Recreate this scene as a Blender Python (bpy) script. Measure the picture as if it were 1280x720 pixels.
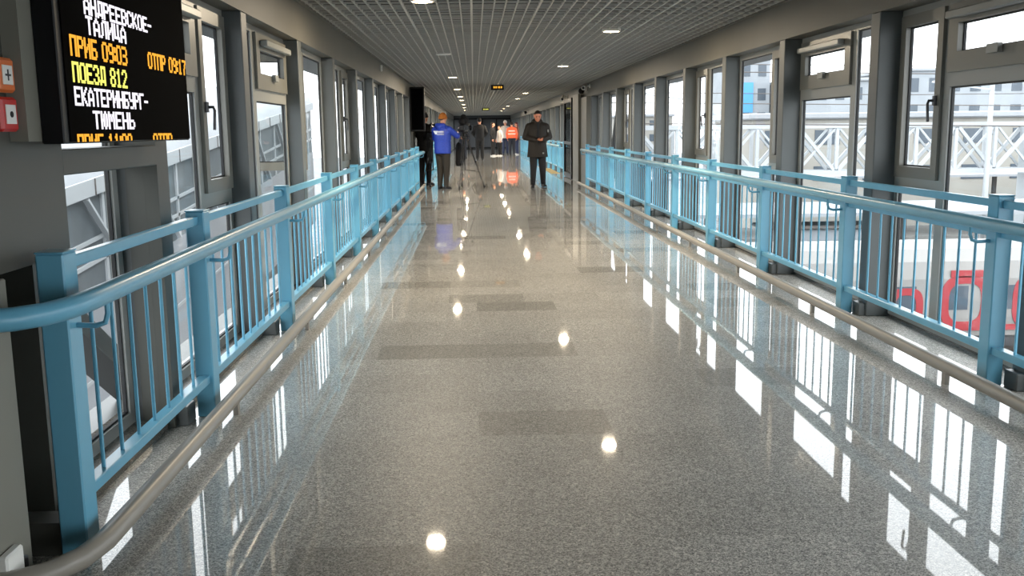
import bpy, math, random
from math import sin, cos, pi, radians as R
from mathutils import Vector as V, Matrix
for o in list(bpy.data.objects): bpy.data.objects.remove(o)
S = bpy.context.scene
C = S.collection
random.seed(7)

# ------------------------------------------------------------------ camera, world, exposure
cam = bpy.data.cameras.new('camera'); co = bpy.data.objects.new('camera', cam); C.objects.link(co)
cam.sensor_width = 36; cam.lens = 36 * 1200 / 1280; cam.clip_start = .05; cam.clip_end = 900
Xr = V((0.99915566, 0.01775165, -0.037052)); Yr = V((-0.03944093, 0.16187215, -0.98602324)); Zr = V((-0.01150586, 0.98665206, 0.16243561))
co.matrix_world = Matrix((( *Xr, 0), (*Yr, 0), (*Zr, 1.33), (0, 0, 0, 1)))
S.camera = co
S.view_settings.view_transform = 'Standard'; S.view_settings.look = 'None'
S.view_settings.gamma = 1; S.view_settings.use_curve_mapping = False
S.view_settings.exposure = 1.75
try:
    S.cycles.max_bounces = 10; S.cycles.transparent_max_bounces = 40; S.cycles.diffuse_bounces = 5; S.cycles.use_denoising = True
    S.cycles.caustics_reflective = False; S.cycles.caustics_refractive = False
    S.cycles.sample_clamp_indirect = 4
except Exception: pass
w = bpy.data.worlds.new('overcast_sky'); S.world = w; w.use_nodes = True
nt = w.node_tree; nt.nodes.clear()
out = nt.nodes.new('ShaderNodeOutputWorld'); bg = nt.nodes.new('ShaderNodeBackground')
tc = nt.nodes.new('ShaderNodeTexCoord'); nz = nt.nodes.new('ShaderNodeTexNoise'); cr = nt.nodes.new('ShaderNodeValToRGB')
nz.inputs['Scale'].default_value = 2.2; nz.inputs['Detail'].default_value = 4
cr.color_ramp.elements[0].color = (.80, .86, .95, 1); cr.color_ramp.elements[1].color = (1, 1, 1, 1)
nt.links.new(tc.outputs['Generated'], nz.inputs['Vector']); nt.links.new(nz.outputs['Fac'], cr.inputs['Fac'])
nt.links.new(cr.outputs['Color'], bg.inputs['Color']); nt.links.new(bg.outputs[0], out.inputs[0])
SKY = 1.5
bg.inputs['Strength'].default_value = SKY
LAMP_W = 22.0      # each ceiling downlight
LAMP_GLOW = 14.0

# ------------------------------------------------------------------ materials
def s2l(c):
    return tuple(((x / 255 + .055) / 1.055) ** 2.4 if x > 10 else x / 255 / 12.92 for x in c)
def mat(name, rgb, rough=.5, metal=0, spec=.5, noise=0, scale=20, bump=0):
    m = bpy.data.materials.new(name); m.use_nodes = True; t = m.node_tree; b = t.nodes['Principled BSDF']
    c = s2l(rgb)
    b.inputs['Base Color'].default_value = (*c, 1); b.inputs['Roughness'].default_value = rough
    b.inputs['Metallic'].default_value = metal; b.inputs['Specular IOR Level'].default_value = spec
    if noise or bump:
        tc = t.nodes.new('ShaderNodeTexCoord'); n = t.nodes.new('ShaderNodeTexNoise'); n.inputs['Scale'].default_value = scale; n.inputs['Detail'].default_value = 5
        t.links.new(tc.outputs['Object'], n.inputs['Vector'])
        if noise:
            r = t.nodes.new('ShaderNodeValToRGB')
            r.color_ramp.elements[0].position = .3; r.color_ramp.elements[1].position = .7
            r.color_ramp.elements[0].color = (*[x * (1 - noise) for x in c], 1); r.color_ramp.elements[1].color = (*[min(1, x * (1 + noise)) for x in c], 1)
            t.links.new(n.outputs['Fac'], r.inputs['Fac']); t.links.new(r.outputs['Color'], b.inputs['Base Color'])
        if bump:
            bp = t.nodes.new('ShaderNodeBump'); bp.inputs['Strength'].default_value = bump; bp.inputs['Distance'].default_value = .01
            t.links.new(n.outputs['Fac'], bp.inputs['Height']); t.links.new(bp.outputs[0], b.inputs['Normal'])
    return m
def emit(name, rgb, k):
    m = bpy.data.materials.new(name); m.use_nodes = True; t = m.node_tree; t.nodes.clear()
    o = t.nodes.new('ShaderNodeOutputMaterial'); e = t.nodes.new('ShaderNodeEmission')
    e.inputs['Color'].default_value = (*s2l(rgb), 1); e.inputs['Strength'].default_value = k
    t.links.new(e.outputs[0], o.inputs[0]); return m
def glass(name, tint=(1, 1, 1), refl=1.0):
    m = bpy.data.materials.new(name); m.use_nodes = True; t = m.node_tree; t.nodes.clear()
    o = t.nodes.new('ShaderNodeOutputMaterial'); tr = t.nodes.new('ShaderNodeBsdfTransparent'); g = t.nodes.new('ShaderNodeBsdfGlossy')
    mx = t.nodes.new('ShaderNodeMixShader'); fr = t.nodes.new('ShaderNodeLayerWeight'); fr.inputs['Blend'].default_value = .5
    tr.inputs['Color'].default_value = (*tint, 1); g.inputs['Roughness'].default_value = .02
    pw = t.nodes.new('ShaderNodeMath'); pw.operation = 'POWER'; pw.inputs[1].default_value = 5
    ml = t.nodes.new('ShaderNodeMath'); ml.operation = 'MULTIPLY_ADD'; ml.inputs[1].default_value = .5 * refl; ml.inputs[2].default_value = .025 * refl
    t.links.new(fr.outputs['Facing'], pw.inputs[0]); t.links.new(pw.outputs[0], ml.inputs[0]); t.links.new(ml.outputs[0], mx.inputs[0])
    t.links.new(tr.outputs[0], mx.inputs[1]); t.links.new(g.outputs[0], mx.inputs[2]); t.links.new(mx.outputs[0], o.inputs[0])
    return m
def granite_floor():
    m = bpy.data.materials.new('polished_granite_tiles'); m.use_nodes = True; t = m.node_tree; b = t.nodes['Principled BSDF']
    N = t.nodes.new; L = t.links.new
    tc = N('ShaderNodeTexCoord')
    br = N('ShaderNodeTexBrick'); br.inputs['Scale'].default_value = 1; br.inputs['Brick Width'].default_value = .60; br.inputs['Row Height'].default_value = .37
    br.inputs['Mortar Size'].default_value = .0012; br.inputs['Bias'].default_value = 0; br.offset = .37; br.squash = 1
    br.inputs['Color1'].default_value = (0, 0, 0, 1); br.inputs['Color2'].default_value = (1, 1, 1, 1); br.inputs['Mortar'].default_value = (.35, .35, .35, 1)
    L(tc.outputs['Object'], br.inputs['Vector'])
    r1 = N('ShaderNodeValToRGB'); e = r1.color_ramp.elements
    e[0].position = 0; e[0].color = (.215, .203, .178, 1); e[1].position = 1; e[1].color = (.43, .41, .37, 1)
    a = r1.color_ramp.elements.new(.14); a.color = (.345, .328, .294, 1); a = r1.color_ramp.elements.new(.85); a.color = (.385, .366, .33, 1)
    L(br.outputs['Color'], r1.inputs['Fac'])
    def noise(sc, det, lo, hi, p0, p1):
        n = N('ShaderNodeTexNoise'); n.inputs['Scale'].default_value = sc; n.inputs['Detail'].default_value = det; n.inputs['Roughness'].default_value = .7
        L(tc.outputs['Object'], n.inputs['Vector'])
        q = N('ShaderNodeValToRGB'); q.color_ramp.elements[0].position = p0; q.color_ramp.elements[1].position = p1
        q.color_ramp.elements[0].color = (*[lo] * 3, 1); q.color_ramp.elements[1].color = (*[hi] * 3, 1)
        L(n.outputs['Fac'], q.inputs['Fac']); return q.outputs['Color']
    def mul(x, y):
        k = N('ShaderNodeMix'); k.data_type = 'RGBA'; k.blend_type = 'MULTIPLY'; k.inputs[0].default_value = 1
        L(x, k.inputs[6]); L(y, k.inputs[7]); return k.outputs[2]
    def speckle(sc, lo, hi):
        n = N('ShaderNodeTexVoronoi'); n.inputs['Scale'].default_value = sc; L(tc.outputs['Object'], n.inputs['Vector'])
        sp = N('ShaderNodeSeparateColor'); L(n.outputs['Color'], sp.inputs[0])
        q = N('ShaderNodeValToRGB'); q.color_ramp.elements[0].color = (*[lo] * 3, 1); q.color_ramp.elements[1].color = (*[hi] * 3, 1)
        L(sp.outputs[0], q.inputs['Fac']); return q.outputs['Color']
    x = mul(r1.outputs['Color'], speckle(250, .22, 1.78))
    x = mul(x, speckle(110, .72, 1.28))
    x = mul(x, noise(.6, 3, .9, 1.1, .3, .7))
    L(x, b.inputs['Base Color'])
    b.inputs['Roughness'].default_value = .46; b.inputs['IOR'].default_value = 1.5
    b.inputs['Coat Weight'].default_value = 1; b.inputs['Coat Roughness'].default_value = .025; b.inputs['Coat IOR'].default_value = 1.55
    bp = N('ShaderNodeBump'); bp.inputs['Strength'].default_value = .01; bp.inputs['Distance'].default_value = .008
    n = N('ShaderNodeTexNoise'); n.inputs['Scale'].default_value = 3; L(tc.outputs['Object'], n.inputs['Vector'])
    L(n.outputs['Fac'], bp.inputs['Height']); L(bp.outputs[0], b.inputs['Coat Normal'])
    return m

M = dict(
    floor=granite_floor(),
    granite=mat('dark_granite', (96, 92, 86), .25, noise=.5, scale=160),
    fascia=mat('taupe_fascia', (95, 92, 84), .55, noise=.04, scale=3),
    column=mat('grey_painted_steel', (84, 87, 86), .45, noise=.04, scale=6),
    portal=mat('dark_grey_panel', (70, 70, 64), .5, noise=.05, scale=4),
    frame=mat('window_frame_grey', (142, 142, 137), .35),
    sash=mat('window_sash_grey', (110, 108, 100), .35),
    gasket=mat('black_rubber', (22, 22, 24), .6),
    blue=mat('sky_blue_paint', (100, 164, 190), .3, noise=.03, scale=9),
    pipe=mat('grey_brown_pipe', (140, 134, 124), .38),
    grid=mat('ceiling_grid_white', (172, 170, 164), .5),
    deck=mat('plenum_grey', (44, 44, 43), .9),
    white=mat('white_plastic', (225, 224, 218), .4),
    handle=mat('dark_handle', (50, 50, 52), .3),
    black=mat('black_housing', (9, 9, 11), .45, spec=.25),
    screen=mat('led_screen_black', (3, 3, 4), .8, spec=.02),
    mount=mat('grey_mount', (120, 118, 108), .5),
    red=mat('red_plastic', (190, 40, 36), .35), orange=mat('orange_plastic', (214, 110, 52), .35),
    glass=glass('window_glass', (.97, .985, .98), .55), dglass=glass('dark_glass', (.35, .38, .40), 1.2),
    lampw=emit('lamp_diffuser', (255, 226, 180), LAMP_GLOW), lampoff=mat('unlit_diffuser', (225, 224, 220), .4),
    ring=mat('lamp_ring', (225, 222, 215), .35),
    ledw=emit('led_white', (250, 244, 255), .36), ledo=emit('led_orange', (255, 178, 62), .36), ledy=emit('led_yellow', (250, 248, 120), .34),
    far=mat('far_wall_dark', (62, 64, 66), .5), yellow=mat('yellow_floor_mark', (150, 126, 66), .5),
    # outside
    snow=mat('snowy_gravel', (128, 130, 132), .9, noise=.45, scale=1.3), ballast=mat('ballast', (72, 70, 69), .95, noise=.4, scale=6),
    steel=mat('rail_steel', (92, 86, 82), .5, noise=.2, scale=8), concrete=mat('platform_concrete', (118, 117, 114), .9, noise=.12, scale=2),
    roofw=mat('pale_roof', (150, 153, 157), .7, noise=.06, scale=.8), trussw=mat('white_truss_paint', (168, 172, 175), .6),
    cream=mat('cream_render', (150, 147, 140), .9, noise=.06, scale=.5), grey=mat('grey_render', (146, 151, 156), .9, noise=.06, scale=.5),
    wind=mat('far_window_glass', (70, 80, 90), .2), bluep=mat('blue_cladding', (80, 150, 200), .6),
    train=mat('train_grey_white', (132, 130, 127), .4), trainred=mat('train_red', (150, 44, 50), .4), traindark=mat('train_underframe', (60, 60, 62), .8),
    stairg=mat('stair_cladding', (92, 99, 103), .5, noise=.15, scale=2), green=mat('green_panel', (110, 150, 130), .5),
    brace=mat('dark_brace', (62, 62, 62), .5),
    # people
    skin=mat('skin', (210, 150, 122), .55), skin2=mat('skin_ruddy', (216, 140, 108), .55),
    hairdark=mat('hair_dark', (38, 28, 22), .6), hairfair=mat('hair_fair', (150, 108, 62), .6), hairred=mat('hair_reddish', (90, 30, 34), .6),
    eye=mat('eye', (30, 26, 24), .2),
    parka=mat('parka_brown_black', (33, 26, 18), .75, noise=.2, scale=60, bump=.3), blackc=mat('black_cloth', (18, 18, 21), .8, noise=.2, scale=80),
    trousers=mat('dark_trousers', (24, 23, 25), .8, noise=.2, scale=80), olive=mat('dark_olive_trousers', (50, 45, 38), .8, noise=.2, scale=80),
    jblue=mat('blue_puffer', (34, 62, 168), .5, noise=.15, scale=40), hat=mat('ochre_knit', (176, 104, 40), .9, noise=.25, scale=150, bump=.6),
    navy=mat('navy_cloth', (24, 27, 40), .75, noise=.2, scale=80), offw=mat('off_white_jacket', (205, 198, 196), .8), vest=mat('orange_vest', (255, 104, 62), .6),
    reflect=mat('reflective_tape', (240, 225, 215), .35), brown=mat('brown_jacket', (112, 62, 40), .8), jeans=mat('jeans', (44, 54, 84), .8, noise=.2, scale=90),
    shoe=mat('black_shoe', (20, 20, 24), .45), shoew=mat('white_shoe', (220, 218, 214), .5), print=mat('white_print', (225, 228, 235), .6),
    leather=mat('camera_black', (20, 20, 22), .45), metal=mat('tripod_metal', (60, 60, 62), .35, .6),
)

# ------------------------------------------------------------------ mesh helpers
class MB:
    def __init__(s): s.v = []; s.f = []
    def add(s, vs, fs):
        n = len(s.v); s.v += [tuple(p) for p in vs]; s.f += [tuple(i + n for i in f) for f in fs]; return s
    def box(s, a, b):
        x0, x1 = sorted((a[0], b[0])); y0, y1 = sorted((a[1], b[1])); z0, z1 = sorted((a[2], b[2]))
        return s.add([(x0, y0, z0), (x1, y0, z0), (x1, y1, z0), (x0, y1, z0), (x0, y0, z1), (x1, y0, z1), (x1, y1, z1), (x0, y1, z1)],
                     [(0, 3, 2, 1), (4, 5, 6, 7), (0, 1, 5, 4), (1, 2, 6, 5), (2, 3, 7, 6), (3, 0, 4, 7)])
    def cbox(s, c, d): return s.box([c[i] - d[i] / 2 for i in range(3)], [c[i] + d[i] / 2 for i in range(3)])
    def bbox(s, a, b, e=.004):                                   # box with chamfered edges
        a2 = [min(a[i], b[i]) for i in range(3)]; b2 = [max(a[i], b[i]) for i in range(3)]
        e = min(e, min(b2[i] - a2[i] for i in range(3)) * .3)
        vs = []; idx = {}
        for sx in (0, 1):
            for sy in (0, 1):
                for sz in (0, 1):
                    for ax in range(3):
                        p = []
                        for i, sg in enumerate((sx, sy, sz)):
                            q = b2[i] if sg else a2[i]
                            if i != ax: q += -e if sg else e
                            p.append(q)
                        idx[(sx, sy, sz, ax)] = len(vs); vs.append(p)
        fs = []
        for ax in range(3):
            o1, o2 = [i for i in range(3) if i != ax]
            for sg in (0, 1):
                f = []
                for u, vv in ((0, 0), (1, 0), (1, 1), (0, 1)):
                    k = [0, 0, 0]; k[ax] = sg; k[o1] = u; k[o2] = vv; f.append(idx[(*k, ax)])
                fs.append(f)
        for ax in range(3):                                       # edge chamfers along axis ax
            o1, o2 = [i for i in range(3) if i != ax]
            for u in (0, 1):
                for vv in (0, 1):
                    k0 = [0, 0, 0]; k1 = [0, 0, 0]
                    k0[o1] = k1[o1] = u; k0[o2] = k1[o2] = vv; k1[ax] = 1
                    fs.append([idx[(*k0, o1)], idx[(*k1, o1)], idx[(*k1, o2)], idx[(*k0, o2)]])
        for sx in (0, 1):
            for sy in (0, 1):
                for sz in (0, 1): fs.append([idx[(sx, sy, sz, a_)] for a_ in range(3)])
        return s.add(vs, fs)
    def bar(s, p0, p1, wd, ht, up=(0, 0, 1)):                    # rectangular bar between two points
        p0, p1 = V(p0), V(p1); d = (p1 - p0).normalized(); sd = d.cross(V(up))
        if sd.length < 1e-4: sd = d.cross(V((1, 0, 0)))
        sd.normalize(); u = sd.cross(d)
        q = []
        for p in (p0, p1):
            for a, b in ((-1, -1), (1, -1), (1, 1), (-1, 1)): q.append(p + sd * a * wd / 2 + u * b * ht / 2)
        return s.add(q, [(0, 1, 2, 3), (7, 6, 5, 4), (0, 4, 5, 1), (1, 5, 6, 2), (2, 6, 7, 3), (3, 7, 4, 0)])
    def tube(s, pts, r, n=12, caps=True):
        pts = [V(p) for p in pts]; rs = r if isinstance(r, (list, tuple)) else [r] * len(pts)
        ref = None; rings = []
        for i, p in enumerate(pts):
            d = (pts[min(i + 1, len(pts) - 1)] - pts[max(i - 1, 0)]).normalized()
            if ref is None:
                ref = d.cross(V((0, 0, 1)))
                if ref.length < .05: ref = d.cross(V((1, 0, 0)))
            ref = (ref - d * ref.dot(d)).normalized(); bt = d.cross(ref)
            rings.append([p + (ref * cos(2 * pi * k / n) + bt * sin(2 * pi * k / n)) * rs[i] for k in range(n)])
        return s.loft(rings, caps)
    def loft(s, rings, caps=True):
        n = len(rings[0]); vs = [p for r in rings for p in r]; fs = []
        for i in range(len(rings) - 1):
            for k in range(n): fs.append((i * n + k, i * n + (k + 1) % n, (i + 1) * n + (k + 1) % n, (i + 1) * n + k))
        if caps: fs.append(tuple(range(n))[::-1]); fs.append(tuple((len(rings) - 1) * n + k for k in range(n)))
        return s.add(vs, fs)
    def ell(s, secs, n=20, e=2.2):                               # vertical stack of (super)ellipses (cx,cy,z,rx,ry)
        rings = []
        for cx, cy, z, rx, ry in secs:
            r = []
            for k in range(n):
                a = 2 * pi * k / n; c, q = cos(a), sin(a)
                r.append((cx + rx * math.copysign(abs(c) ** (2 / e), c), cy + ry * math.copysign(abs(q) ** (2 / e), q), z))
            rings.append(r)
        return s.loft(rings)
    def cap(s, p0, r0, p1, r1, n=12):                            # tapered capsule
        p0, p1 = V(p0), V(p1); d = p1 - p0
        if d.length < 1e-5: d = V((0, 0, 1e-4)); p1 = p0 + d
        d.normalize(); pts = []; rs = []
        for a in (-80, -50, -25, 0): pts.append(p0 + d * r0 * sin(R(a))); rs.append(r0 * cos(R(a)))
        for a in (0, 25, 50, 80): pts.append(p1 + d * r1 * sin(R(a))); rs.append(r1 * cos(R(a)))
        ref = d.cross(V((0, 0, 1)))
        if ref.length < .05: ref = d.cross(V((1, 0, 0)))
        ref.normalize(); bt = d.cross(ref)
        return s.loft([[p + (ref * cos(2 * pi * k / n) + bt * sin(2 * pi * k / n)) * q for k in range(n)] for p, q in zip(pts, rs)])
    def ball(s, c, r, nu=16, nv=10):
        rx, ry, rz = r if isinstance(r, (list, tuple)) else (r, r, r)
        rings = []
        for j in range(nv):
            t = pi * (j + .3) / (nv - .4)
            rings.append([(c[0] + rx * sin(t) * cos(2 * pi * k / nu), c[1] + ry * sin(t) * sin(2 * pi * k / nu), c[2] - rz * cos(t)) for k in range(nu)])
        return s.loft(rings)
    def disc(s, c, r, z0, z1, n=24): return s.tube([(c[0], c[1], z0), (c[0], c[1], z1)], r, n)
    def xf(s, mtx): s.v = [tuple(mtx @ V(p)) for p in s.v]; return s
    def join(s, o): return s.add(o.v, o.f)
    def mesh(s, name):
        m = bpy.data.meshes.new(name); m.from_pydata(s.v, [], s.f); m.update()
        import bmesh
        b = bmesh.new(); b.from_mesh(m); bmesh.ops.recalc_face_normals(b, faces=b.faces); b.to_mesh(m); b.free()
        return m
    def build(s, name, m, parent=None, smooth=False, label=None):
        me = s.mesh(name); me.materials.append(m)
        if smooth: smooth_auto(me)
        o = bpy.data.objects.new(name, me); C.objects.link(o)
        if parent is not None: o.parent = parent
        if label: o['label'] = label
        return o
def smooth_auto(me, ang=45):
    for p in me.polygons: p.use_smooth = True
    try: me.set_sharp_from_angle(angle=R(ang))
    except Exception: pass
def remesh(mb, name, m, parent, voxel, it=3):
    o = mb.build(name, m, parent)
    a = o.modifiers.new('r', 'REMESH'); a.mode = 'VOXEL'; a.voxel_size = voxel
    b = o.modifiers.new('s', 'SMOOTH'); b.iterations = it; b.factor = .5
    bpy.context.view_layer.update()
    dg = bpy.context.evaluated_depsgraph_get()
    me = bpy.data.meshes.new_from_object(o.evaluated_get(dg)); old = o.data
    o.modifiers.clear(); o.data = me; me.name = name
    if not me.materials: me.materials.append(m)
    for p in me.polygons: p.use_smooth = True
    bpy.data.meshes.remove(old)
    return o
def tag(o, label, cat, group=None):
    o['label'] = label; o['category'] = cat
    if group: o['group'] = group
    return o
def empty(name, loc=(0, 0, 0), rz=0):
    o = bpy.data.objects.new(name, None); C.objects.link(o); o.location = loc; o.rotation_euler = (0, 0, rz); o.empty_display_size = .1; return o
def thing(name, label, cat, loc=(0, 0, 0), rz=0, group=None): return tag(empty(name, loc, rz), label, cat, group)
def struct(name, mb, m, smooth=False):
    o = mb.build(name, m, None, smooth); o['kind'] = 'structure'; return o
def sroot(name):
    o = empty(name); o['kind'] = 'structure'; return o
ORD = ['first', 'second', 'third', 'fourth', 'fifth', 'sixth', 'seventh', 'eighth', 'ninth', 'tenth', 'eleventh', 'twelfth', 'thirteenth', 'fourteenth', 'fifteenth', 'sixteenth', 'seventeenth', 'eighteenth', 'nineteenth', 'twentieth']

# ------------------------------------------------------------------ setting
XL, XR, HC, HB = -1.45, 2.75, 2.41, 2.09
Y0, Y1 = -11.7, 72.0
struct('floor', MB().box((XL - .27, Y0, -.25), (XR + .27, Y1, 0)), M['floor'])
struct('wall_left', MB().box((XL - .42, Y0, HB), (XL, Y1, 2.75)), M['fascia'])
struct('wall_right', MB().box((XR, Y0, HB), (XR + .42, Y1, 2.75)), M['fascia'])
struct('wall_back', MB().box((XL - .42, Y0 - .2, -.25), (XR + .42, Y0, 2.75)), M['fascia'])
struct('roof', MB().box((XL - .6, Y0 - .2, 2.75), (XR + .6, Y1 + .4, 2.95)), M['deck'])
g = MB()
nx = int((XR - XL) / .1)
for i in range(nx + 1):
    x = XL + .05 + i * .1; wd = .010 if i % 6 == 2 else .0055
    g.box((x - wd, Y0, HC), (x + wd, Y1, HC + .022))
y = Y0 + .05; i = 0
while y < Y1 - .05:
    wd = .011 if i % 4 == 3 else .006
    g.box((XL, y - wd, HC + .0005), (XR, y + wd, HC + (.026 if i % 4 == 3 else .017))); y += .2; i += 1
struct('ceiling', g, M['grid'])
e = MB().box((XL, Y0, HC - .01), (XL + .03, Y1, HC + .05)); struct('trim_1', e, M['fascia'])
e = MB().box((XR - .03, Y0, HC - .01), (XR, Y1, HC + .05)); struct('trim_2', e, M['fascia'])
# dark stone strips along the foot of the glazing
struct('baseboard_left', MB().box((XL - .25, 3.3, 0), (XL + .03, 22.3, .035)).box((XL - .25, 25.6, 0), (XL + .03, Y1, .035)), M['granite'])
struct('baseboard_right', MB().box((XR + .17, Y0, 0), (XR + .25, Y1, .02)), M['granite'])
# far end
fw = sroot('wall_far')
MB().box((XL - .42, Y1, -.25), (XR + .42, Y1 + .2, 2.75)).build('panel', M['far'], fw)
dd = MB()
for i in range(5):
    x = XL + i * 1.05
    dd.box((x - .04, Y1 - .06, 0), (x + .04, Y1 - .005, 2.2))
dd.box((XL, Y1 - .06, 2.12), (XR, Y1 - .005, 2.2)); dd.box((XL, Y1 - .06, 0), (XR, Y1 - .005, .1))
dd.build('door_frames', M['black'], fw)

ncol = 20
def column(side, y, k, wide=False):
    X0 = XL if side < 0 else XR
    a = X0; b = X0 + side * (.140 if side < 0 else .177)
    m = MB().bbox((a, y, .0), (b, y + .15, HB), .006)
    struct('trim_%d' % k, m, M['column'])
CL = [4.30 + 1.99 * i for i in range(-8, 34)]
CR = [6.57 + 2.01 * i for i in range(-9, 33)]
CL = [y for y in CL if (y < .5 or y > 4) and y < 71 and not 23.3 < y < 25]
CR = [y for y in CR if y < 71 and not 23.3 < y < 25]
for k, y in enumerate(CL): column(-1, y, 10 + k)
for k, y in enumerate(CR): column(1, y, 70 + k)

# ------------------------------------------------------------------ windows
wn = [0]
def window(side, ya, yb, spec):
    """spec: list of (width or None, kind) from near to far"""
    wn[0] += 1
    X0 = XL if side < 0 else XR
    pd = .118 if side < 0 else .155
    xi, xo = X0 + side * pd, X0 + side * (pd + .034)                    # inner / outer face of the frame
    si, so = X0 + side * (pd - .022), X0 + side * (pd + .03)                     # sash
    gx = X0 + side * (pd + .02)
    root = sroot('window_%d' % wn[0])
    fr = MB(); jw = .055
    z0, z1 = .02, HB
    fr.box((xi, ya, z0), (xo, yb, z0 + .07)); fr.box((xi, ya, z1 - .05), (xo, yb, z1))
    fr.box((xi, ya, z0 + .07), (xo, ya + jw, z1 - .05)); fr.box((xi, yb - jw, z0 + .07), (xo, yb, z1 - .05))
    gk = MB()
    def ring(mb, xa, xb, y0, y1, za, zb, t):
        mb.box((xa, y0, za), (xb, y1, za + t)); mb.box((xa, y0, zb - t), (xb, y1, zb)); mb.box((xa, y0, za + t), (xb, y0 + t, zb - t)); mb.box((xa, y1 - t, za + t), (xb, y1, zb - t))
    def pane(y0, y1, za, zb, par=root, x=gx):
        MB().box((x - .004, y0 - .005, za - .005), (x + .004, y1 + .005, zb + .005)).build('pane', M['glass'], par)
        ring(gk, x - .008, x + .008, y0, y1, za, zb, .010)
    tot = yb - ya; fix = sum(q for q, _ in spec if q); free = [1 for q, _ in spec if not q]
    y = ya
    for i, (q, kind) in enumerate(spec):
        wdt = q if q else (tot - fix) / len(free)
        a, b = y + (jw if i == 0 else .05), y + wdt - (jw if i == len(spec) - 1 else .05)
        if i < len(spec) - 1: fr.box((xi, y + wdt - .05, z0 + .07), (xo, y + wdt + .05, z1 - .05))
        y += wdt
        zb_ = z0 + .07; zt = z1 - .05
        if kind == 'fixed':
            pane(a, b, zb_, zt)
        elif kind.startswith('casement'):
            fr.box((xi, a, .90), (xo, b, .985)); pane(a, b, zb_, .90)
            sa, sb = a - .02, b + .02; za, zc = .985, zt + .005
            sm = MB(); ring(sm, si, so, sa, sb, za, zc, .075)
            sg = MB()
            ring(sg, gx - .008, gx + .008, sa + .075, sb - .075, za + .075, zc - .075, .010)
            sash = sm.build('casement_sash', M['sash'], root)
            p = MB().box((gx - .004, sa + .07, za + .07), (gx + .004, sb - .07, zc - .07)).build('pane', M['glass'], sash)
            sg.build('gasket', M['gasket'], sash)
            hy = sa + .045; hz = 1.48; hx = si - side * .001
            h = MB().box((hx, hy - .012, hz - .03), (hx - side * .018, hy + .012, hz + .03))
            h.tube([(hx - side * .018, hy, hz), (hx - side * .045, hy, hz), (hx - side * .052, hy, hz - .02), (hx - side * .045, hy, hz - .13)], .009, 8)
            h.build('handle', M['handle'], sash, True)
            if kind.endswith('open'):
                ang = side * R(78)                                  # swings into the corridor on its far hinge
                T = Matrix.Translation((si, sb, 0)) @ Matrix.Rotation(ang, 4, 'Z') @ Matrix.Translation((-si, -sb, 0))
                for o in [sash] + list(sash.children):
                    o.data.transform(T)
        elif kind == 'hopper':
            fr.box((xi, a, 1.56), (xo, b, 1.645)); pane(a, b, zb_, 1.56)
            sa, sb = a - .015, b + .015; za, zc = 1.645, zt + .005
            sm = MB(); ring(sm, si, so, sa, sb, za, zc, .115)
            sash = sm.build('vent_sash', M['sash'], root)
            MB().box((gx - .004, sa + .11, za + .11), (gx + .004, sb - .11, zc - .11)).build('pane', M['glass'], sash)
            sg = MB(); ring(sg, gx - .008, gx + .008, sa + .115, sb - .115, za + .115, zc - .115, .009); sg.build('gasket', M['gasket'], sash)
            ym = (sa + sb) / 2
            MB().box((si - side * .002, ym - .06, za + .075), (si - side * .03, ym + .06, za + .125)).build('chain_bracket', M['frame'], sash)
            MB().bbox((si - side * .002, sa + .12, zc - .09), (si - side * .055, sb - .05, zc - .045), .006).build('chain_actuator', M['frame'], root)
    gk.build('gasket', M['gasket'], root)
    fr.build('frame', M['frame'], root)
    return root
NW = .66
# right bays (between columns k and k+1)
specR = {0: [(None, 'hopper'), (NW, 'casement')], 1: [(NW, 'fixed'), (None, 'hopper')], 2: [(NW, 'casement'), (None, 'fixed')], 3: [(None, 'fixed'), (NW, 'casement')],
         4: [(NW, 'fixed'), (None, 'fixed')], 5: [(NW, 'casement'), (None, 'fixed')], 6: [(None, 'fixed'), (NW, 'casement')], 7: [(NW, 'fixed'), (None, 'fixed')]}
specL = {0: [(None, 'hopper'), (NW, 'casement')], 1: [(NW, 'fixed'), (None, 'hopper')], 2: [(NW, 'casement_open'), (None, 'fixed')], 3: [(None, 'fixed'), (NW, 'casement')],
         4: [(NW, 'fixed'), (None, 'fixed')], 5: [(None, 'fixed'), (NW, 'fixed')], 6: [(NW, 'casement'), (None, 'fixed')]}
for i in range(len(CR) - 1):
    k = round((CR[i] - 4.56) / 2.01)
    if CR[i + 1] - CR[i] > 2.5: continue
    window(1, CR[i] + .15, CR[i + 1], specR.get(k, [(None, 'fixed'), (NW, 'fixed')] if i % 2 else [(NW, 'fixed'), (None, 'fixed')]))
for i in range(len(CL) - 1):
    k = round((CL[i] - 4.30) / 1.99)
    if CL[i + 1] - CL[i] > 2.5: continue
    window(-1, CL[i] + .15, CL[i + 1], specL.get(k, [(None, 'fixed'), (NW, 'fixed')] if i % 2 else [(NW, 'fixed'), (None, 'fixed')]))
window(-1, 3.34, 4.30, [(None, 'fixed')])

# ------------------------------------------------------------------ near left: panels round the display
struct('wall_left_panel', MB().box((-1.39, .33, .93), (-1.72, 3.33, HB)).box((-1.39, .33, 0), (-1.72, 2.80, .93)).box((-1.62, 2.80, 0), (-1.72, 3.28, .93)).box((-1.50, 3.28, 0), (-1.72, 3.44, .93)), M['portal'])
struct('trim_202', MB().bbox((-1.355, 2.55, 0), (-1.389, 2.79, .925), .004), M['mount'])
struct('trim_3', MB().bbox((-1.39, 3.33, 1.195), (-1.55, 4.30, 1.283), .004).box((-1.39, 4.295, 0), (-1.449, 4.45, HB)).box((-1.449, 4.2945, 0), (-1.53, 4.2995, HB)), M['portal'])
struct('trim_4', MB().bbox((-1.335, 2.95, .0), (-1.619, 3.06, .11), .004), M['portal'])
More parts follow.
